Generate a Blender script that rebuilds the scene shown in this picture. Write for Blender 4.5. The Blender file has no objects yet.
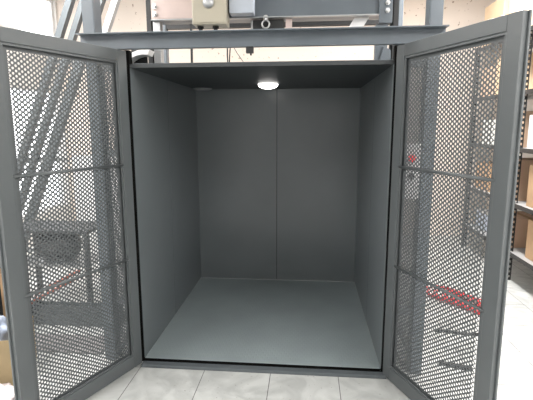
import bpy, bmesh, math, random
from mathutils import Vector, Matrix
random.seed(7)
S = bpy.context.scene
COL = S.collection
PI = math.pi

# ------------------------------------------------------------------ materials
def mat(name, color, rough=.5, metal=0., var=.0, vscale=6., bump=0., bscale=200., spec=.5, emit=None, estr=0., trans=0., alpha=None):
    m = bpy.data.materials.new(name); m.use_nodes = True
    nt = m.node_tree; b = nt.nodes['Principled BSDF']
    b.inputs['Base Color'].default_value = (*color, 1)
    b.inputs['Roughness'].default_value = rough
    b.inputs['Metallic'].default_value = metal
    b.inputs['Specular IOR Level'].default_value = spec
    if trans: b.inputs['Transmission Weight'].default_value = trans
    if emit:
        b.inputs['Emission Color'].default_value = (*emit, 1); b.inputs['Emission Strength'].default_value = estr
    tc = nt.nodes.new('ShaderNodeTexCoord')
    if var:
        n = nt.nodes.new('ShaderNodeTexNoise'); n.inputs['Scale'].default_value = vscale; n.inputs['Detail'].default_value = 6
        nt.links.new(tc.outputs['Object'], n.inputs['Vector'])
        r = nt.nodes.new('ShaderNodeValToRGB')
        r.color_ramp.elements[0].position = .3; r.color_ramp.elements[1].position = .7
        r.color_ramp.elements[0].color = (*[c*(1-var) for c in color], 1)
        r.color_ramp.elements[1].color = (*[min(1, c*(1+var)) for c in color], 1)
        nt.links.new(n.outputs['Fac'], r.inputs['Fac']); nt.links.new(r.outputs['Color'], b.inputs['Base Color'])
    if bump:
        n2 = nt.nodes.new('ShaderNodeTexNoise'); n2.inputs['Scale'].default_value = bscale
        nt.links.new(tc.outputs['Object'], n2.inputs['Vector'])
        bp = nt.nodes.new('ShaderNodeBump'); bp.inputs['Strength'].default_value = bump; bp.inputs['Distance'].default_value = .002
        nt.links.new(n2.outputs['Fac'], bp.inputs['Height']); nt.links.new(bp.outputs['Normal'], b.inputs['Normal'])
    return m

M = {}
M['paint']   = mat('charcoal_paint', (.098, .112, .121), .42, 0, .06, 5, .15, 300)
M['door']    = mat('door_paint', (.091, .101, .105), .42, 0, .05, 4, .15, 300)
M['mesh']    = mat('perforated_sheet_paint', (.082, .090, .094), .5)
M['carwall'] = mat('car_wall_paint', (.135, .152, .160), .30, 0, .05, 3, .04, 350)
M['carroof'] = mat('car_roof_shade', (.030, .035, .038), .5, 0, .05, 3)  # darker than the car walls, shade of the ceiling put into the colour
M['beam']    = mat('beam_paint', (.108, .128, .147), .36, 0, .08, 6, .12, 250)
M['dark']    = mat('dark_steel', (.012, .013, .014), .5)
M['gap_shade']    = mat('black_gap_shade', (.004, .004, .004), .9, spec=.1)  # near-black colour for the painted shade in the gaps around the car
M['rubber']  = mat('black_rubber', (.015, .015, .015), .6)
M['steel']   = mat('bright_zinc', (.55, .55, .55), .35, .9, .1, 20)
M['galv']    = mat('galvanised', (.42, .43, .44), .4, .5, .1, 14)
M['pink']    = mat('pale_pink_plate', (.58, .47, .44), .45, 0, .06, 8)  # pale pink; on the left end plate it stands for light on the beam
M['beige']   = mat('beige_enamel', (.42, .385, .305), .4, 0, .03, 6)
M['greybox'] = mat('pale_grey_enamel', (.42, .46, .52), .4, 0, .03, 6)
M['white']   = mat('white_plastic', (.8, .8, .8), .3)
M['bag']     = mat('white_bag_film', (.72, .64, .64), .25, 0, .1, 9)
M['card']    = mat('cardboard', (.52, .34, .20), .85, 0, .08, 7)
M['card2']   = mat('pale_cardboard', (.70, .50, .36), .85, 0, .06, 7)
M['card3']   = mat('olive_cardboard', (.30, .23, .13), .85, 0, .08, 6)
M['wood']    = mat('pale_plywood', (.72, .54, .36), .7, 0, .12, 3)
M['red']     = mat('red_cable', (.55, .03, .04), .5)
M['copper']  = mat('red_brown_pipe', (.35, .12, .09), .45)
M['blue']    = mat('blue_plastic', (.42, .48, .60), .35)
M['redbtn']  = mat('red_button', (.8, .03, .04), .35)
M['motor']   = mat('motor_grey', (.05, .055, .06), .5)
M['shelf']   = mat('shelf_grey', (.40, .40, .40), .5)
M['lamp']    = mat('lamp_diffuser', (.9, .9, .9), .4, emit=(1, .97, .93), estr=7)
M['tube']    = mat('tube_glow', (.9, .9, .9), .4, emit=(1, .98, .96), estr=6)
M['label']   = mat('paper_label', (.75, .75, .72), .7)
M['ceil']    = mat('ceiling_white', (.8, .8, .78), .8)
M['green']   = mat('dull_floor_sheet', (.2, .19, .19), .6, 0, .1, 5)

def wall_mat(name, color, specks):
    m = mat(name, color, .75, 0, .03, 2.0, .2, 60)
    if specks:
        nt = m.node_tree; b = nt.nodes['Principled BSDF']
        src = b.inputs['Base Color'].links[0].from_socket
        tc = [n for n in nt.nodes if n.type == 'TEX_COORD'][0]
        n = nt.nodes.new('ShaderNodeTexNoise'); n.inputs['Scale'].default_value = 22; n.inputs['Detail'].default_value = 3
        nt.links.new(tc.outputs['Object'], n.inputs['Vector'])
        r = nt.nodes.new('ShaderNodeValToRGB'); r.color_ramp.elements[0].position = .66; r.color_ramp.elements[1].position = .70
        nt.links.new(n.outputs['Fac'], r.inputs['Fac'])
        mx = nt.nodes.new('ShaderNodeMixRGB'); mx.inputs[2].default_value = (.38, .28, .22, 1)
        nt.links.new(r.outputs['Color'], mx.inputs[0]); nt.links.new(src, mx.inputs[1]); nt.links.new(mx.outputs[0], b.inputs['Base Color'])
    return m
M['wallback'] = wall_mat('cream_pink_plaster', (.80, .71, .635), True)
M['wallfront'] = wall_mat('grey_shop_front', (.55, .55, .55), False)
M['wall'] = wall_mat('white_plaster', (.72, .69, .66), False)

def tile_mat():
    m = bpy.data.materials.new('marbled_floor_tile'); m.use_nodes = True
    nt = m.node_tree; b = nt.nodes['Principled BSDF']; L = nt.links.new
    tc = nt.nodes.new('ShaderNodeTexCoord'); mp = nt.nodes.new('ShaderNodeMapping')
    mp.inputs['Location'].default_value = (-.0725+.4145*10, .066+.4145*20, 0)
    L(tc.outputs['Object'], mp.inputs['Vector'])
    br = nt.nodes.new('ShaderNodeTexBrick'); br.offset = 0; br.squash = 1
    br.inputs['Scale'].default_value = 1; br.inputs['Brick Width'].default_value = .4145; br.inputs['Row Height'].default_value = .4145
    br.inputs['Mortar Size'].default_value = .0022; br.inputs['Mortar Smooth'].default_value = 0; br.inputs['Bias'].default_value = 0
    L(mp.outputs[0], br.inputs['Vector'])
    n = nt.nodes.new('ShaderNodeTexNoise'); n.inputs['Scale'].default_value = 5; n.inputs['Detail'].default_value = 9; n.inputs['Distortion'].default_value = 1.2
    L(tc.outputs['Object'], n.inputs['Vector'])
    r = nt.nodes.new('ShaderNodeValToRGB'); e = r.color_ramp.elements
    e[0].position = .36; e[0].color = (.43, .44, .43, 1); e[1].position = .62; e[1].color = (.58, .59, .575, 1)
    L(n.outputs['Fac'], r.inputs['Fac'])
    n3 = nt.nodes.new('ShaderNodeTexNoise'); n3.inputs['Scale'].default_value = 60; n3.inputs['Detail'].default_value = 2
    L(tc.outputs['Object'], n3.inputs['Vector'])
    r3 = nt.nodes.new('ShaderNodeValToRGB'); r3.color_ramp.elements[0].position = .70; r3.color_ramp.elements[1].position = .76
    L(n3.outputs['Fac'], r3.inputs['Fac'])
    m3 = nt.nodes.new('ShaderNodeMixRGB'); m3.inputs[2].default_value = (.25, .24, .22, 1)
    L(r3.outputs['Color'], m3.inputs[0]); L(r.outputs['Color'], m3.inputs[1])
    mx = nt.nodes.new('ShaderNodeMixRGB'); mx.inputs[2].default_value = (.10, .10, .10, 1)
    L(br.outputs['Fac'], mx.inputs[0]); L(m3.outputs[0], mx.inputs[1]); L(mx.outputs[0], b.inputs['Base Color'])
    b.inputs['Roughness'].default_value = .28
    return m
M['tile'] = tile_mat()

def carfloor_mat():
    m = mat('textured_floor_plate', (.27, .315, .325), .5, 0, .07, 3.0)
    nt = m.node_tree; b = nt.nodes['Principled BSDF']; L = nt.links.new
    tc = [n for n in nt.nodes if n.type == 'TEX_COORD'][0]
    ck = nt.nodes.new('ShaderNodeTexBrick'); ck.offset = .5
    ck.inputs['Scale'].default_value = 1; ck.inputs['Brick Width'].default_value = .03; ck.inputs['Row Height'].default_value = .03
    ck.inputs['Mortar Size'].default_value = .004; ck.inputs['Mortar Smooth'].default_value = .6
    L(tc.outputs['Object'], ck.inputs['Vector'])
    bp = nt.nodes.new('ShaderNodeBump'); bp.inputs['Strength'].default_value = .35; bp.inputs['Distance'].default_value = .002; bp.invert = True
    L(ck.outputs['Fac'], bp.inputs['Height']); L(bp.outputs['Normal'], b.inputs['Normal'])
    return m
M['carfloor'] = carfloor_mat()

def glass_mat():
    m = bpy.data.materials.new('window_glass'); m.use_nodes = True
    nt = m.node_tree; nt.nodes.remove(nt.nodes['Principled BSDF'])
    t = nt.nodes.new('ShaderNodeBsdfTransparent'); g = nt.nodes.new('ShaderNodeBsdfGlossy'); g.inputs['Roughness'].default_value = .03
    x = nt.nodes.new('ShaderNodeMixShader'); x.inputs[0].default_value = .06
    nt.links.new(t.outputs[0], x.inputs[1]); nt.links.new(g.outputs[0], x.inputs[2])
    nt.links.new(x.outputs[0], nt.nodes['Material Output'].inputs['Surface'])
    return m
M['glass'] = glass_mat()

# ------------------------------------------------------------------ mesh helpers
class MB:
    def __init__(s): s.bm = bmesh.new()
    def box(s, x0, x1, y0, y1, z0, z1):
        if y0 > y1: y0, y1 = y1, y0
        if x0 > x1: x0, x1 = x1, x0
        v = [s.bm.verts.new(p) for p in ((x0,y0,z0),(x1,y0,z0),(x1,y1,z0),(x0,y1,z0),(x0,y0,z1),(x1,y0,z1),(x1,y1,z1),(x0,y1,z1))]
        for f in ((3,2,1,0),(4,5,6,7),(0,1,5,4),(1,2,6,5),(2,3,7,6),(3,0,4,7)): s.bm.faces.new([v[i] for i in f])
        return s
    def prism(s, pts, axis, a, b):
        """extrude a 2-D outline along axis: 'x' pts=(y,z), 'y' pts=(x,z), 'z' pts=(x,y)"""
        def P(p, t): return {'x': (t, p[0], p[1]), 'y': (p[0], t, p[1]), 'z': (p[0], p[1], t)}[axis]
        A = [s.bm.verts.new(P(p, a)) for p in pts]; B = [s.bm.verts.new(P(p, b)) for p in pts]
        n = len(pts)
        s.bm.faces.new(A); s.bm.faces.new(B[::-1])
        for i in range(n): s.bm.faces.new([A[i], B[i], B[(i+1) % n], A[(i+1) % n]])
        return s
    def tube(s, pts, r, n=10, cap=True, radii=None):
        pts = [Vector(p) for p in pts]; rings = []; up = None
        for i, p in enumerate(pts):
            t = (pts[min(i+1, len(pts)-1)] - pts[max(i-1, 0)]).normalized()
            if up is None: up = Vector((0,0,1)) if abs(t.z) < .9 else Vector((1,0,0))
            a = t.cross(up).normalized(); b = a.cross(t).normalized(); up = b
            rr = radii[i] if radii else r
            rings.append([s.bm.verts.new(p + a*math.cos(2*PI*k/n)*rr + b*math.sin(2*PI*k/n)*rr) for k in range(n)])
        for i in range(len(rings)-1):
            for k in range(n):
                f = s.bm.faces.new([rings[i][k], rings[i][(k+1) % n], rings[i+1][(k+1) % n], rings[i+1][k]]); f.smooth = n > 6
        if cap: s.bm.faces.new(rings[0][::-1]); s.bm.faces.new(rings[-1])
        return s
    def build(s, name, m, parent=None, bevel=0., seg=2, kind=None, loc=None, rot=None):
        bmesh.ops.recalc_face_normals(s.bm, faces=s.bm.faces)
        me = bpy.data.meshes.new(name); s.bm.to_mesh(me); s.bm.free()
        me.materials.append(m if not isinstance(m, str) else M[m])
        o = bpy.data.objects.new(name, me); COL.objects.link(o)
        if parent: o.parent = parent
        if loc: o.location = loc
        if rot: o.rotation_euler = rot
        if bevel:
            bv = o.modifiers.new('bevel', 'BEVEL'); bv.width = bevel; bv.segments = seg; bv.limit_method = 'ANGLE'
        if kind: o['kind'] = kind
        return o

def perforated(sgn, w0, w1, h0, h1, y, th=.0015):
    """staggered round holes cut through a sheet: each hole sits in its own rhombus"""
    a, b, r = .0295, .0228, .0061
    bm = bmesh.new(); cache = {}
    nx = int((w1-w0)/(a/2)); nz = int((h1-h0)/(b/2))
    def V(i, j, yy):
        k = (i, j, yy)
        if k not in cache: cache[k] = bm.verts.new((w0+i*a/2, yy, h0+j*b/2))
        return cache[k]
    N = 12
    for i in range(1, nx):
        for j in range(1, nz):
            if (i+j) % 2: continue
            cx, cz = w0+i*a/2, h0+j*b/2
            rings = []
            for yy in (y, y+sgn*th):
                ho = [bm.verts.new((cx+r*math.cos(2*PI*k/N), yy, cz+r*math.sin(2*PI*k/N))) for k in range(N)]
                out = [V(i+1,j,yy), V(i,j+1,yy), V(i-1,j,yy), V(i,j-1,yy)]
                for q in range(4):
                    f = [out[q], out[(q+1)%4]] + [ho[(3*q+3-m) % N] for m in range(4)]
                    bm.faces.new(f)
                rings.append(ho)
            for k in range(N):
                bm.faces.new([rings[0][k], rings[0][(k+1)%N], rings[1][(k+1)%N], rings[1][k]])
    return bm

def thing(name, label, cat, loc=(0,0,0), rz=0., group=None, rot=None):
    o = bpy.data.objects.new(name, None); COL.objects.link(o); o.location = loc
    o.rotation_euler = rot if rot else (0, 0, rz)
    o.empty_display_size = .1
    tag(o, label, cat, group); return o
def tag(o, label, cat, group=None):
    o['label'] = label; o['category'] = cat
    if group: o['group'] = group
    return o
def copy_tree(o, parent=None):
    c = o.copy(); COL.objects.link(c); c.parent = parent
    for ch in list(o.children): copy_tree(ch, c)
    return c

# ------------------------------------------------------------------ the room
GZ = -.03
XL, XR, YF, YB, ZC = -3.2, 3.0, -5.0, 3.6, 3.25
def struct(mb, name, m): return mb.build(name, m, kind='structure')
struct(MB().box(XL-.15, XR+.15, YF-.15, YB+.15, GZ-.12, GZ), 'floor', 'tile')
struct(MB().box(XL-.15, XR+.15, YF-.15, YB+.15, ZC, ZC+.1), 'ceiling', 'ceil')
struct(MB().box(XL-.15, XR+.15, YB, YB+.15, GZ, ZC), 'wall_back', 'wallback')
struct(MB().box(XR, XR+.15, YF, YB, GZ, ZC), 'wall_right', 'wall')
struct(MB().box(XL-.15, XR+.15, YF-.15, YF, GZ, ZC), 'wall_front', 'wallfront')
# left wall with a tall window and a transom above it
WA = (2.30, 3.50, .35, 1.97); WB = (1.70, 3.565, 2.62, 3.19)
w = MB()
w.box(XL-.15, XL, YF, WB[0], GZ, ZC)
w.box(XL-.15, XL, WB[1], YB, GZ, ZC)
w.box(XL-.15, XL, WB[0], WB[1], WB[3], ZC)
w.box(XL-.15, XL, WB[0], WB[1], WA[3], WB[2])
w.box(XL-.15, XL, WB[0], WA[0], GZ, WA[3])
w.box(XL-.15, XL, WB[0]+.6, WB[1], GZ, WA[2])
struct(w, 'wall_left', 'wall')
for i, W_ in enumerate((WA, WB)):
    y0, y1, z0, z1 = W_
    f = MB(); t = .035
    f.box(XL-.10, XL-.04, y0, y1, z0, z0+t); f.box(XL-.10, XL-.04, y0, y1, z1-t, z1)
    f.box(XL-.10, XL-.04, y0, y0+t, z0+t, z1-t); f.box(XL-.10, XL-.04, y1-t, y1, z0+t, z1-t)
    fo = f.build('window_%d' % (i+1), 'white', kind='structure')
    MB().box(XL-.075, XL-.069, y0+t, y1-t, z0+t, z1-t).build('pane', 'glass', fo)

# ------------------------------------------------------------------ lift car
H, D = 1.815, 1.54
car = thing('freight_lift_car', 'charcoal painted steel freight lift car standing open in the middle of the frame', 'lift', (0, .77, GZ))
def C(mb): # shift world coordinates to the car's base
    bmesh.ops.translate(mb.bm, verts=mb.bm.verts, vec=(0, -.77, -GZ)); return mb
C(MB().box(-.75, .75, 0, D, GZ, 0)).build('floor_plate', 'carfloor', car, .002)
for sx in (-1, 1):
    for (a, b) in ((0.0, .677), (.683, D)):
        C(MB().box(sx*.750, sx*.753, a, b, 0.0, H)).build('side_panel', 'carwall', car)
    rb = MB()
    rb.box(sx*.753, sx*.755, .65, .71, 0, H)
    C(rb).build('seam_strip', 'dark', car)
    for y in (.16, 1.05):
        C(MB().box(sx*.755, sx*.79, y, y+.05, 0.0, H)).build('stiffener', 'paint', car, .003)
for (a, b) in ((-.75, -.003), (.003, .75)):
    C(MB().box(a, b, D, D+.003, 0, H)).build('rear_panel', 'carwall', car)
C(MB().box(-.03, .03, D+.003, D+.006, 0, H)).build('seam_strip', 'dark', car)
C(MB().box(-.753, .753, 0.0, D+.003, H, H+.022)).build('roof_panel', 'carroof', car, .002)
C(MB().box(-.79, .79, .14, 1.12, H+.0221, H+.045)).build('roof_frame', 'paint', car, .003)
lp = thing('ceiling_lamp', 'lit round white LED lamp on the lift car ceiling', 'lamp', (-.035, 1.02, H))
MB().tube([(0,0,0),(0,0,-.006)], .074, 40).build('housing', 'white', lp)
zz = [i*.0075 for i in range(6)]
MB().tube([(0,0,-.0061-z) for z in zz], .08, 40, radii=[.080*math.sqrt(max(.02,1-(z/.039)**2)) for z in zz]).build('diffuser', 'lamp', lp)
vr = MB()
vr.tube([(0,0,0),(0,0,-.006)], .085, 36)
vr.tube([(.07*math.cos(a*PI/18), .07*math.sin(a*PI/18), -.009) for a in range(37)], .0035, 8, False)
o = vr.build('ceiling_vent', 'galv', loc=(-.66, 1.42, H)); tag(o, 'unlit flat round disc near the back left corner of the car ceiling', 'ceiling vent')

# ------------------------------------------------------------------ shaft frame
fr = thing('lift_shaft_frame', 'charcoal steel frame of posts and header beam around the lift car', 'frame', (0, .77, GZ))
ZT = 3.249
def hpost(x0, x1, y0, y1):
    t = .007; xm = (x0+x1)/2
    mb = MB(); mb.box(x0, x1, y0, y0+t, GZ, ZT); mb.box(x0, x1, y1-t, y1, GZ, ZT); mb.box(xm-t/2, xm+t/2, y0+t, y1-t, GZ, ZT)
    return mb
def rpost(x0, x1, y0, y1, z0=GZ, z1=ZT): return MB().box(x0, x1, y0, y1, z0, z1)
C(rpost(-1.022, -.95, .0, .10)).build('post', 'beam', fr, .006)
C(rpost(.928, 1.0, .0, .10)).build('post', 'beam', fr, .006)
for sx in (-1, 1):
    C(rpost(sx*1.11, sx*1.04, 1.62, 1.70)).build('post', 'beam', fr, .006)
# header: channel with a projecting top flange
z0, z1 = 1.916, 1.990
prof = [(-.045, z0), (-.002, z0), (-.002, z1+.005), (-.10, z1+.005), (-.10, z1-.001), (-.040, z1-.001), (-.040, z0+.006), (-.045, z0+.006)]
C(MB().prism(prof, 'x', -1.02, 1.005)).build('header_beam', 'beam', fr)
C(MB().box(-.752, .775, -.067, -.021, GZ, -.010)).build('sill', 'paint', fr, .002)
C(MB().box(-.752, .752, -.0205, -.001, GZ, -.016)).build('sill_gap_shade', 'gap_shade', fr)  # black strip painting the shade in the gap between sill and car
C(MB().box(-.749, .749, -.0009, -.0001, GZ, -.003)).build('floor_gap_shade', 'gap_shade', car)  # black over the floor's front edge, shade of the same gap
for sx in (-1, 1):
    C(MB().box(sx*.790, sx*.835, -.002, .05, GZ, 1.9159)).build('jamb', 'paint', fr, .002)
    C(MB().box(sx*.80, sx*.83, .052, 1.60, 1.02, 1.07)).build('side_rail', 'paint', fr, .002)
    C(MB().box(sx*.836, sx*.927, .02, .06, 1.30, 1.34)).build('tie_bar', 'paint', fr)
    C(MB().box(sx*.836, sx*.927, .02, .06, .35, .39)).build('tie_bar', 'paint', fr)
    C(MB().box(sx*.836, sx*.927, .02, .06, 1.80, 1.84)).build('tie_bar', 'paint', fr)
C(MB().box(-1.10, 1.10, 1.63, 1.69, 2.375, 2.50)).build('rear_crossbeam', 'dark', fr)
C(MB().box(-.75, .98, 1.705, 1.74, 2.335, 2.36)).build('rear_ledge', 'pink', fr)

for sx in (-1, 1):
    C(MB().box(sx*.7555, sx*.7899, .004, .05, GZ, 1.9159)).build('jamb_gap_shade', 'gap_shade', fr)  # black filler added as the shade between jamb and car wall
    mb = MB(); mb.bm.free(); mb.bm = perforated(1, .10, 1.62, 0, 2.38-.45, 0)
    bmesh.ops.transform(mb.bm, verts=mb.bm.verts, matrix=Matrix(((0,1,0,sx*.985),(1,0,0,0),(0,0,1,GZ+.01),(0,0,0,1))))
    C(mb).build('perforated_side_panel', 'mesh', fr)
    C(MB().box(sx*.97, sx*1.0, .101, 1.619, GZ, GZ+.0099)).build('side_channel', 'paint', fr)
    C(MB().box(sx*.97, sx*1.0, .101, 1.619, 1.93, 1.96)).build('side_channel', 'paint', fr)

# guide rails
for sx, nm in ((-1, 'left'), (1, 'right')):
    g = MB(); g.box(sx*.905, sx*.870, .74, .80, GZ, ZT); g.box(sx*.869, sx*.85, .764, .776, GZ, ZT)
    o = g.build('guide_rail', 'dark')
    tag(o, 'black vertical guide rail beside the %s side of the lift car' % nm, 'guide rail')

# ------------------------------------------------------------------ lifting beam over the car
lb = thing('lifting_crossbeam', 'grey lifting crossbeam with bolted end plates over the lift car', 'beam', (0, .77, 2.232))
def Lc(mb): bmesh.ops.translate(mb.bm, verts=mb.bm.verts, vec=(0, -.77, -2.255)); return mb
prof = [(.70,2.258),(.84,2.258),(.84,2.264),(.706,2.264),(.706,2.404),(.84,2.404),(.84,2.41),(.70,2.41)]
Lc(MB().prism(prof, 'x', -.845, .845)).build('channel', 'beam', lb)
Lc(MB().box(-.845, .76, .66, .699, 2.252, 2.258)).build('lower_ledge', 'galv', lb)
EP = {-1: Lc(MB().box(-.845, -.53, .672, .698, 2.262, 2.46)).build('end_plate', 'pink', lb, .003)}  # left plate added in pink to paint the lit end of the beam
EP[1] = Lc(MB().box(.76, .85, .672, .698, 2.20, 2.46)).build('end_plate', 'beam', lb, .003)
for (x, z) in ((-.815, 2.345), (-.815, 2.292), (.815, 2.33), (.815, 2.28)):
    b = MB(); b.tube([(x,.672,z),(x,.660,z)], .017, 6); b.tube([(x,.660,z),(x,.648,z)], .009, 10)
    Lc(b).build('bolt', 'steel', EP[-1 if x < 0 else 1])
Lc(MB().box(-.845, -.79, .70, .76, 1.884, 2.251)).build('hanger', 'galv', lb, .003)
Lc(MB().box(.745, .83, .705, .76, 1.884, 2.1999)).build('hanger', 'beam', lb, .003)
g = MB(); g.prism([(.775,1.95),(.83,1.87),(.85,1.87),(.85,2.02),(.80,2.05)], 'y', .675, .70)
Lc(g).build('gusset', 'beam', lb, .002)

# hoist block with eye bolt
hb = thing('hoist_block', 'black hoist block with eye bolt hanging under the crossbeam', 'hoist', (0, .75, 2.145))
MB().box(-.115, .105, -.05, .05, 0, .079).build('body', 'dark', hb, .006)
MB().box(-.13, -.116, -.045, .045, .0, .079).build('cheek_plate', 'galv', hb, .002)
e = MB(); e.tube([(-.02+.026*math.cos(a*PI/12), -.085, .040+.026*math.sin(a*PI/12)) for a in range(25)], .006, 8, False)
e.tube([(-.02,-.05,.085),(-.02,-.085,.085)], .018, 12)
e.tube([(-.02,-.085,.062),(-.02,-.085,.085)], .008, 8)
e.build('eye_bolt', 'steel', hb)
o = MB().box(.118, .162, .70, .76, 2.150, 2.2275).build('spacer_block', 'pink', bevel=.003); tag(o, 'pale pink spacer block under the crossbeam right of the black hoist block', 'bracket')
b = MB(); b.prism([(.56,2.165),(.66,2.165),(.70,2.2284),(.60,2.2284)], 'y', .73, .75)
o = b.build('tab_plate', 'white'); tag(o, 'white slanted tab under the right part of the crossbeam', 'bracket')

# beige control box
cb = thing('control_box', 'beige enamelled control box with round grey knob above the header beam', 'control box', (-.385, .56, 2.155))
MB().box(-.115, .115, -.07, .07, 0, .36).build('enclosure', 'beige', cb, .006, 3)
cov = MB().box(-.108, .108, -.077, -.0702, .010, .35).build('cover', 'beige', cb, .003)
k = MB(); k.tube([(0,-.0771,.135),(0,-.085,.135),(0,-.096,.135),(0,-.103,.135)], .04, 28, radii=[.037,.037,.030,.015]); k.build('knob', 'galv', cov)
for x in (-.075, .03):
    g = MB(); g.tube([(x,0,0),(x,0,-.012)], .022, 8); g.tube([(x,0,-.012),(x,0,-.03)], .014, 12); g.build('cable_gland', 'rubber', cb)
b = MB(); b.box(-.10, .10, .0701, .083, .15, .30); b.build('mounting_bracket', 'galv', cb)
jb = thing('junction_box', 'pale blue-grey junction box beside the beige control box', 'junction box', (-.175, .60, 2.235))
MB().box(-.083, .083, -.05, .05, 0, .26).build('enclosure', 'greybox', jb, .004)
MB().box(.03, .07, -.0545, -.0502, .092, .098).build('slot', 'rubber', jb)
MB().box(-.090, -.0835, -.045, .045, .03, .24).build('side_bracket', 'dark', jb, .002)
MB().box(-.07, .07, .0501, .0575, .08, .2).build('mounting_bracket', 'galv', jb)
# limit switch beneath the header, cables above the roof
ls = thing('limit_switch', 'small black limit switch hanging under the header beam', 'switch', (-.045, -.025, 1.916))
MB().box(-.021, .021, -.014, .012, -.034, 0).build('body', 'rubber', ls, .003)
MB().tube([(.006,-.003,-.034),(.006,-.003,-.046)], .005, 8).build('plunger', 'dark', ls)
c = MB(); c.tube([(-.262,.655,2.130),(-.268,.58,2.12),(-.282,.60,2.05),(-.284,.60,1.97),(-.276,.58,1.89),(-.270,.60,1.864)], .005, 8)
c.tube([(-.262,.66,2.130),(-.258,.60,2.10),(-.262,.60,2.03),(-.268,.60,1.96),(-.274,.60,1.864)], .0045, 8)
c.tube([(-.355,.56,2.125),(-.33,.565,2.115),(-.29,.60,2.105),(-.262,.657,2.130)], .0045, 8)
o = c.build('cable_loop', 'rubber'); tag(o, 'thin dark cable loop dropping behind the header beam onto the car roof', 'cable')
c = MB(); c.tube([(-.262,.62,2.06),(-.22,.62,1.99),(-.17,.62,1.92),(-.13,.62,1.865)], .0025, 6)
o = c.build('signal_wire', 'dark'); tag(o, 'thin slanting wire above the car roof right of the cable loop', 'wire')
c = MB(); c.tube([(-.80,1.30,1.81),(-.80,1.30,3.39)], .008, 8)
o = MB().box(-.716, -.700, 1.25, 1.27, H+.022, 2.374).build('conduit', 'dark'); tag(o, 'thin dark upright conduit rising from the car roof', 'conduit')
c = MB(); c.tube([(-.86,1.15,H+.023),(-.86,1.15,2.4)], .016, 12)
# white wrapped pulley guard left above the car roof
pg = thing('pulley_guard', 'glossy white curved guard over the car roof at the left corner', 'guard', (-.91, .52, 1.84))
g = MB(); pts = []
for i in range(9):
    a = PI*.12 + i*PI*.055; pts.append((-.02 - .18*math.cos(a)+.10, .16*math.sin(a)))
inner = [(p[0]*.86, p[1]*.86-.012) for p in pts][::-1]
g.prism(pts+inner, 'y', -.05, .05); g.build('shell', 'white', pg)
g = MB(); g.tube([(-.02,-.04,.02),(-.02,.04,.02)], .05, 20); g.tube([(-.02,-.055,.02),(-.02,.055,.02)], .015, 12); g.build('pulley', 'dark', pg)
g = MB(); g.box(-.055, .06, .052, .06, -.0, .28); g.build('dark_backing', 'dark', pg)  # dark plate added to black out the bright wall behind the guard

# ------------------------------------------------------------------ perforated doors
def door(side, label, angle, hinge, Wd):
    g = 1 if side == 'right' else -1
    t = thing('perforated_door', label, 'door', (hinge[0], hinge[1], GZ), angle)
    Z0, Z1 = .012, 1.936          # local heights above the tiled floor
    sw, T = .064, .034*g
    # local x runs along the door, y away from the viewer side
    for (a, b, nm) in ((0, .068, 'hinge_stile'), (Wd-.070, Wd, 'closing_stile')):
        MB().box(a, b, 0, T, Z0, Z1).build(nm, 'door', t, .003)
    MB().box(.068, Wd-.070, 0, T, Z1-sw, Z1).build('top_rail', 'door', t, .003)
    MB().box(.068, Wd-.070, 0, T, Z0, Z0+.082).build('bottom_rail', 'door', t, .003)
    a, b, c, d, k = .0685, Wd-.0705, Z0+.0825, Z1-sw-.0005, .011
    for q in ((a, a+k, c, d), (b-k, b, c, d), (a+k, b-k, d-k, d), (a+k, b-k, c, c+k)):
        MB().box(q[0], q[1], .004*g, .012*g, q[2], q[3]).build('glazing_bead', 'door', t, .0012)
    pa, pb, pc, pd = a+.012, b-.024, c+.010, d-.016
    bm = perforated(g, pa, pb, pc, pd, .0205*g)
    mb = MB(); mb.bm.free(); mb.bm = bm
    ys = (.0222*g, .0232*g)
    mb.box(a, pa+.015, *ys, c, d); mb.box(pb-.013, b, *ys, c, d); mb.box(pa+.015, pb-.013, *ys, pd-.012, d); mb.box(pa+.015, pb-.013, *ys, c, pc+.0115)
    mb.build('perforated_panel', 'mesh', t)
    for z in (.718, 1.287):
        m = MB(); m.tube([(a-.004, .006*g, z), (b+.004, .006*g, z)], .008, 12); m.build('cross_rod', 'door', t)
    MB().box(Wd+.0002, Wd+.010, T*.72, T, Z0, Z1).build('rebate_strip', 'door', t, .001)
    for z in (.22, 1.0, 1.72):
        h = MB(); h.tube([(.008, T+.0095*g, z-.05), (.008, T+.0095*g, z+.05)], .0085, 14)
        h.tube([(.008, T+.0095*g, z-.058), (.008, T+.0095*g, z+.058)], .0045, 10)
        h.build('hinge', 'paint', t)
    return t
dR = door('right', 'open perforated steel door on the right side of the lift car', -math.atan2(.9158, .4015), (.757, -.032), .792)
dL = door('left', 'open perforated steel door on the left side of the lift car', -PI+math.atan2(.923, .385), (-.757, -.032), .798)

# call station on the right post side
cs = thing('call_station', 'grey call station with a red push button beside the right door post', 'call station', (.875, .0, 1.07))
MB().box(-.040, .040, -.035, .019, 0, .31).build('box', 'shelf', cs, .004)
m = MB(); m.tube([(-.01,-.0352,.23),(-.01,-.046,.23)], .021, 20); m.tube([(-.01,-.046,.23),(-.01,-.058,.23)], .015, 20); m.build('push_button', 'redbtn', cs)
m = MB(); m.tube([(-.01,-.0352,.13),(-.01,-.044,.13)], .017, 20); m.build('lower_button', 'rubber', cs)

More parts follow.
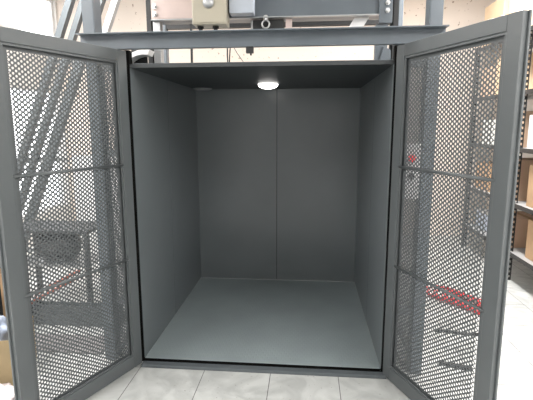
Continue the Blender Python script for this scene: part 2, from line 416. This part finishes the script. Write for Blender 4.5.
# ------------------------------------------------------------------ right-hand storage rack
def rack(x0, x1, ys, levels, label, top):
    r = thing('storage_rack', label, 'shelving rack', ((x0+x1)/2, (ys[0]+ys[-1])/2, GZ))
    ox, oy = (x0+x1)/2, (ys[0]+ys[-1])/2
    for y in ys:
        for x, sx in ((x0, 1), (x1, -1)):
            m = MB(); z = 0.
            # slotted angle: two strips with bridges leave real slots
            for dz in [k*.05 for k in range(int(top/.05))]:
                m.box(x-ox, x-ox+sx*.035, y-oy, y-oy+.003, dz, dz+.028)
            m.box(x-ox, x-ox+sx*.010, y-oy-.001, y-oy+.004, 0, top); m.box(x-ox+sx*.026, x-ox+sx*.036, y-oy-.001, y-oy+.004, 0, top)
            m.box(x-ox-sx*.0005, x-ox+sx*.0025, y-oy+.004, y-oy+.035, 0, top)
            m.build('slotted_upright', 'dark', r)
    for z in levels:
        m = MB(); m.box(x0-ox+.004, x1-ox-.004, ys[0]-oy+.04, ys[-1]-oy+.02, z+.028, z+.032)
        m.box(x0-ox+.004, x0-ox+.007, ys[0]-oy+.04, ys[-1]-oy+.02, z, z+.028)
        m.box(x1-ox-.007, x1-ox-.004, ys[0]-oy+.04, ys[-1]-oy+.02, z, z+.028)
        m.build('shelf', 'shelf', r)
        m = MB(); m.box(x0-ox-.004, x0-ox-.001, ys[0]-oy, ys[-1]-oy+.03, z-.008, z+.034)
        m.build('shelf_edge_bar', 'dark', r)
    return r
LV = (.26, .74, 1.27, 1.80, 2.36)
rack(2.27, 2.77, (.55, 1.81, 3.07), LV, 'black slotted-angle storage rack loaded with cartons along the right wall', 2.42)
def carton(x, y, z, sx, sy, sz, m, label, rz=0., group=None):
    c = thing('cardboard_box', label, 'box', (x, y, z), rz, group)
    body = MB().box(-sx/2, sx/2, -sy/2, sy/2, 0, sz).build('carton', m, c, .004)
    f = MB(); f.box(-sx/2+.002, -.0015, -sy/2+.002, sy/2-.002, sz+.0003, sz+.003); f.box(.0015, sx/2-.002, -sy/2+.002, sy/2-.002, sz+.0003, sz+.003)
    f.build('lid_flap', m, c)
    tp = MB(); tp.box(-.025, .025, -sy/2-.0012, -sy/2-.0002, sz*.55, sz); tp.box(-.025, .025, -sy/2, sy/2, sz+.0032, sz+.004)
    tp.build('packing_tape', 'card2' if m != 'card2' else 'card', body)
    return c
def zl(k): return GZ + LV[k] + .0325
pos = ['nearest one', 'second from the near end', 'third from the near end']
spec = [
 (3, [(1.0,.36,.42,.30,'card2'), (1.55,.40,.40,.36,'card'), (2.35,.40,.42,.38,'wood'), (2.82,.36,.40,.33,'card2')], 'second-highest shelf of right rack'),
 (0, [(1.05,.38,.36,.33,'card2'), (1.46,.36,.34,.36,'card'), (2.15,.38,.40,.30,'card2')], 'lowest shelf of right rack'),
 (2, [(1.02,.38,.44,.34,'white'), (1.54,.38,.46,.30,'white'), (2.10,.36,.40,.34,'card2'), (2.66,.38,.42,.27,'label')], 'eye-level shelf of right rack'),
 (1, [(.96,.36,.38,.42,'card2'), (1.47,.38,.42,.38,'card'), (2.13,.38,.36,.40,'card2'), (2.75,.38,.44,.31,'card')], 'waist-high shelf of right rack'),
 (4, [(1.30,.42,.52,.42,'card2'), (2.12,.42,.50,.45,'wood'), (2.74,.42,.52,.45,'wood')], 'top of right rack'),
]
cname = {'card': 'brown cardboard', 'card2': 'pale tan cardboard', 'wood': 'light plywood-coloured', 'white': 'white', 'label': 'off-white paper-covered'}
for lev, items, nm in spec:
    for i, (y, sx, sy, sz, m) in enumerate(items):
        carton(2.51, y, zl(lev), sx, sy, sz, m, '%s carton, %s, %s' % (cname[m], nm, pos[i] if i < 3 else 'far end'), group='cartons on the right storage rack')
# small blue tub at rack
t = thing('plastic_tub', 'blue plastic tub on the lowest shelf of the right rack', 'tub', (2.51, 2.75, zl(0)))
m = MB(); m.prism([(-.15,-.2),(.15,-.2),(.15,.2),(-.15,.2)], 'z', 0, .2); m.build('tub_body', 'blue', t, .015)
MB().box(-.165, .165, -.215, .215, .201, .215).build('rim', 'white', t, .005)

# loose red cable on the floor right
c = MB()
for k in range(6):
    pts = []; a0 = random.random()*6
    for i in range(60):
        u = i/59; a = a0 + u*PI*(3+k)
        pts.append((1.48 + u*.26 + .13*math.cos(a)*(1-.3*u), 1.38 - .34*u + .16*math.sin(a), GZ+.010+.004*k+.004*math.sin(a*2)))
    c.tube(pts, .006, 7)
o = c.build('cable_coil', 'red'); tag(o, 'loose tangle of red cable on the floor behind the right door', 'cable')
c = MB(); c.tube([(1.24,.60,GZ+.012),(1.35,.59,GZ+.012),(1.46,.56,GZ+.012),(1.56,.56,GZ+.012)], .011, 8)
o = c.build('steel_rod', 'dark'); tag(o, 'dark straight rod lying on the floor behind the right door', 'rod')
m = MB(); m.prism([(0,-.012),(.17,-.018),(.20,-.008),(.20,.008),(.17,.018),(0,.012)], 'z', 0, .022)
o = m.build('hand_tool', 'dark', loc=(1.14,.14,GZ), rot=(0,0,-.35), bevel=.003); tag(o, 'short dark hand tool on the tiles behind the right door', 'tool')

# ------------------------------------------------------------------ left-hand side: leaning frame, bench, motor
def lean(p0, p1, w, d):
    p0, p1 = Vector(p0), Vector(p1); v = p1-p0; L = v.length; t = .004
    m = MB(); m.box(-w/2, w/2, -d/2, -d/2+t, 0, L); m.box(-w/2, -w/2+t, -d/2+t, d/2, 0, L); m.box(w/2-t, w/2, -d/2+t, d/2, 0, L)
    ang = math.atan2(v.x, v.z)
    return m, p0, ang
inc = thing('inclined_conveyor_frame', 'inclined steel frame of parallel channel rails leaning up behind the left door', 'steel frame', (-2.7, 1.4, GZ))
for (xa, xb, w, mt, za) in ((-2.93,-1.66,.055,'paint',0), (-2.80,-1.53,.05,'paint',0), (-2.655,-1.385,.075,'paint',0), (-1.70,-1.235,.05,'galv',1.9)):
    m, p0, ang = lean((xa,1.4,GZ+.012+za), (xb,1.4,2.98), w, .06)
    m.build('rail', mt, inc, loc=(xa+2.7, 0, .012+za), rot=(0, ang, 0))
ang = math.atan2(1.27, 2.98)
for z in (.30, 1.2, 2.1, 2.75):
    xc = -2.93+1.27*(z/3.0)
    MB().box(0, .43, .032, .05, -.02, .02).build('cross_member', 'galv', inc, loc=(xc+2.7, 0, z))
# low bench with motor
bt = thing('steel_bench', 'low dark steel bench with a lower shelf behind the left door', 'bench', (-1.87, 1.0, GZ))
MB().box(-.36, .36, -.2, .2, .635, .66).build('bench_top', 'motor', bt, .003)
MB().box(-.34, .34, -.18, .18, .345, .36).build('lower_shelf', 'galv', bt, .002)
for x in (-.34, .34):
    for y in (-.18, .18):
        MB().box(x-.016, x+.016, y-.016, y+.016, 0, .6345).build('leg', 'motor', bt)
mo = thing('electric_motor', 'dark grey cylindrical electric motor on the lower bench shelf', 'motor', (-1.86, .98, GZ+.361))
m = MB(); m.tube([(-.16,0,.135),(-.15,0,.135),(.12,0,.135),(.15,0,.135),(.175,0,.135)], .1, 32, radii=[.085,.115,.115,.10,.06]); hs = m.build('housing', 'motor', mo)
m = MB()
for k in range(12):
    a = 2*PI*k/12; m.box(-.13, .11, .113*math.cos(a)-.003, .113*math.cos(a)+.003, .135+.113*math.sin(a)-.003, .135+.113*math.sin(a)+.006)
m.build('cooling_fins', 'motor', hs)
MB().box(-.1, .1, -.09, .09, 0, .04).build('foot', 'motor', mo, .004)
MB().tube([(.175,0,.135),(.23,0,.135)], .018, 14).build('shaft', 'steel', mo)
# channel on the floor + red pipes
m = MB(); m.box(-1.95, -1.12, .46, .54, GZ, GZ+.008); m.box(-1.95, -1.12, .46, .468, GZ+.008, .13); m.box(-1.95, -1.12, .532, .54, GZ+.008, .13); 
o = m.build('steel_channel', 'paint'); tag(o, 'dark steel channel lying on the floor behind the left door', 'channel')
for k, (y, dz) in enumerate(((.49, 0), (.515, .045))):
    m = MB(); m.tube([(-1.92+.03*k, y, .02), (-1.80, y, .155+dz), (-1.45, y+.02, .345+dz)], .012, 8)
    o = m.build('red_pipe', 'copper'); tag(o, ('lower' if k == 0 else 'upper') + ' thin red-brown pipe slanting up from the steel channel', 'pipe', 'red-brown pipes behind the left door')
m = MB(); m.box(-1.75, -1.08, .06, .30, GZ, GZ+.012)
o = m.build('floor_sheet', 'green', bevel=.003); tag(o, 'flat dull grey sheet lying on the tiles behind the left door', 'sheet')
# white board against the back wall
m = MB(); m.box(-3.1, -1.7, 3.53, 3.585, GZ, 1.07)
o = m.build('white_board', 'white', bevel=.004); tag(o, 'large white board standing against the back wall at the left', 'board')

# left edge things
bx = thing('cardboard_box', 'open olive-brown cardboard box on the floor at the left edge', 'box', (-1.64, -.22, GZ), .25)
t = .006
for q in ((-.2,.2,-.17,-.17+t), (-.2,.2,.17-t,.17), (-.2,-.2+t,-.17+t,.17-t), (.2-t,.2,-.17+t,.17-t)):
    MB().box(*q, 0, .29).build('side_wall', 'card3', bx)
MB().box(-.194, .194, -.164, .164, .0, .006).build('box_bottom', 'card3', bx)
m = MB(); m.prism([(0,0),(.006,0),(.10,.07),(.095,.076)], 'y', -.165, .165)
m.build('open_flap', 'card3', bx, loc=(-.2, 0, .29), rot=(0, 0, PI))
# crumpled blue and white film inside the box
def crumple(name, m, loc, rx, ry, rz_, seed, label, cat):
    random.seed(seed)
    bm = bmesh.new(); bmesh.ops.create_icosphere(bm, subdivisions=4, radius=1)
    from mathutils import noise
    for v in bm.verts:
        n = noise.noise(v.co*2.3+Vector((seed,0,0)))*.35 + abs(noise.noise(v.co*5+Vector((0,seed,0))))*.25
        v.co *= (1+n); v.co.x *= rx; v.co.y *= ry; v.co.z = max(v.co.z, -.8)*rz_
    z = min(v.co.z for v in bm.verts)
    for v in bm.verts: v.co.z -= z
    for f in bm.faces: f.smooth = True
    mb = MB(); mb.bm.free(); mb.bm = bm
    o = mb.build(name, m, loc=loc); tag(o, label, cat); return o
crumple('plastic_film', 'blue', (-1.64, -.22, GZ+.16), .11, .09, .12, 3, 'crumpled pale blue plastic film stuffed in the cardboard box', 'plastic film')
crumple('plastic_bag', 'bag', (-1.40, -.50, GZ), .13, .10, .05, 5, 'crumpled pinkish white plastic bag on the tiles at the left edge', 'plastic bag')
# low stand with cardboard roll
st = thing('wall_stand', 'dark metal stand with two shelves at the left edge behind the cardboard box', 'stand', (-2.03, .27, GZ))
for z in (.12, .64):
    MB().box(-.22, .22, -.16, .16, z, z+.02).build('shelf', 'shelf', st, .002)
for x in (-.215, .215):
    for y in (-.155, .155):
        MB().box(x-.015, x+.015, y-.015, y+.015, 0, .70).build('leg', 'dark', st)
m = MB(); 

m.tube([(0,0,0),(0,0,.34)], .1, 32); 
ro = thing('paper_roll', 'brown paper roll standing on the lower shelf at the left edge', 'paper roll', (-1.94, .26, GZ+.1405))
m.build('wound_paper', 'card', ro)
MB().tube([(0,0,.3401),(0,0,.344)], .03, 20).build('core', 'dark', ro)
b = thing('paint_can', 'grey metal can on the upper shelf at the left edge', 'can', (-1.91, .26, GZ+.6605))
MB().tube([(0,0,0),(0,0,.15)], .07, 28).build('can_body', 'galv', b)
MB().tube([(0,0,.1502),(0,0,.158)], .073, 28).build('lid', 'white', b)

# ------------------------------------------------------------------ room lamps (ceiling battens)
def batten(x, y, rz, power, label, ln=1.5):
    t = thing('ceiling_batten', label, 'ceiling light', (x, y, ZC), rz, 'fluorescent battens on the ceiling')
    MB().box(-ln/2, ln/2, -.06, .06, -.05, 0).build('housing', 'white', t, .004)
    MB().tube([(-ln/2+.04,0,-.075),(ln/2-.04,0,-.075)], .014, 12).build('tube', 'tube', t)
    l = bpy.data.lights.new('batten_light', 'AREA'); l.shape = 'RECTANGLE'; l.size = ln; l.size_y = .25; l.energy = power
    l.color = (1, .985, .97)
    lo = bpy.data.objects.new('batten_light', l); COL.objects.link(lo); lo.location = (x, y, ZC-.10); lo.rotation_euler = (0, 0, rz)
PW = dict(front=95, mid=80, back=110)
batten(-2.3, -2.9, PI/2, PW['front'], 'ceiling batten at the front left of the room')
batten(2.3, -2.9, PI/2, PW['front'], 'ceiling batten at the front right of the room')
batten(-2.15, -1.25, PI/2, PW['mid'], 'ceiling batten left of the lift doors')
batten(2.2, -1.25, PI/2, PW['mid'], 'ceiling batten right of the lift doors')
batten(1.75, 1.2, PI/2, PW['back']*1.3, 'ceiling batten beside the storage rack')
batten(-1.9, .9, PI/2, PW['back'], 'ceiling batten over the bench on the left')
batten(.1, 2.1, 0, PW['back']*.17, 'ceiling batten behind the lift')

wd = bpy.data.worlds.new('world'); S.world = wd; wd.use_nodes = True
wd.node_tree.nodes['Background'].inputs['Color'].default_value = (.97, .98, 1, 1)
wd.node_tree.nodes['Background'].inputs['Strength'].default_value = 3.0

# ------------------------------------------------------------------ camera
cam = bpy.data.cameras.new('camera'); co = bpy.data.objects.new('camera', cam); COL.objects.link(co)
cam.sensor_fit = 'HORIZONTAL'; cam.sensor_width = 36; cam.lens = 440.4*36/533; cam.clip_start = .05
fw = Vector((-0.09033545, 0.98212145, -0.16515739)); r = Vector((0.99582789, 0.0912246, -0.00220953)); u = Vector((-0.01289639, 0.16466794, 0.98626475))
m = Matrix(((r.x, u.x, -fw.x, .28053822), (r.y, u.y, -fw.y, -2.56955664), (r.z, u.z, -fw.z, 1.47950112), (0,0,0,1)))
co.matrix_world = m
S.camera = co
S.view_settings.view_transform = 'Standard'; S.view_settings.look = 'None'
S.view_settings.exposure = 0.0; S.view_settings.gamma = 1; S.view_settings.use_curve_mapping = False
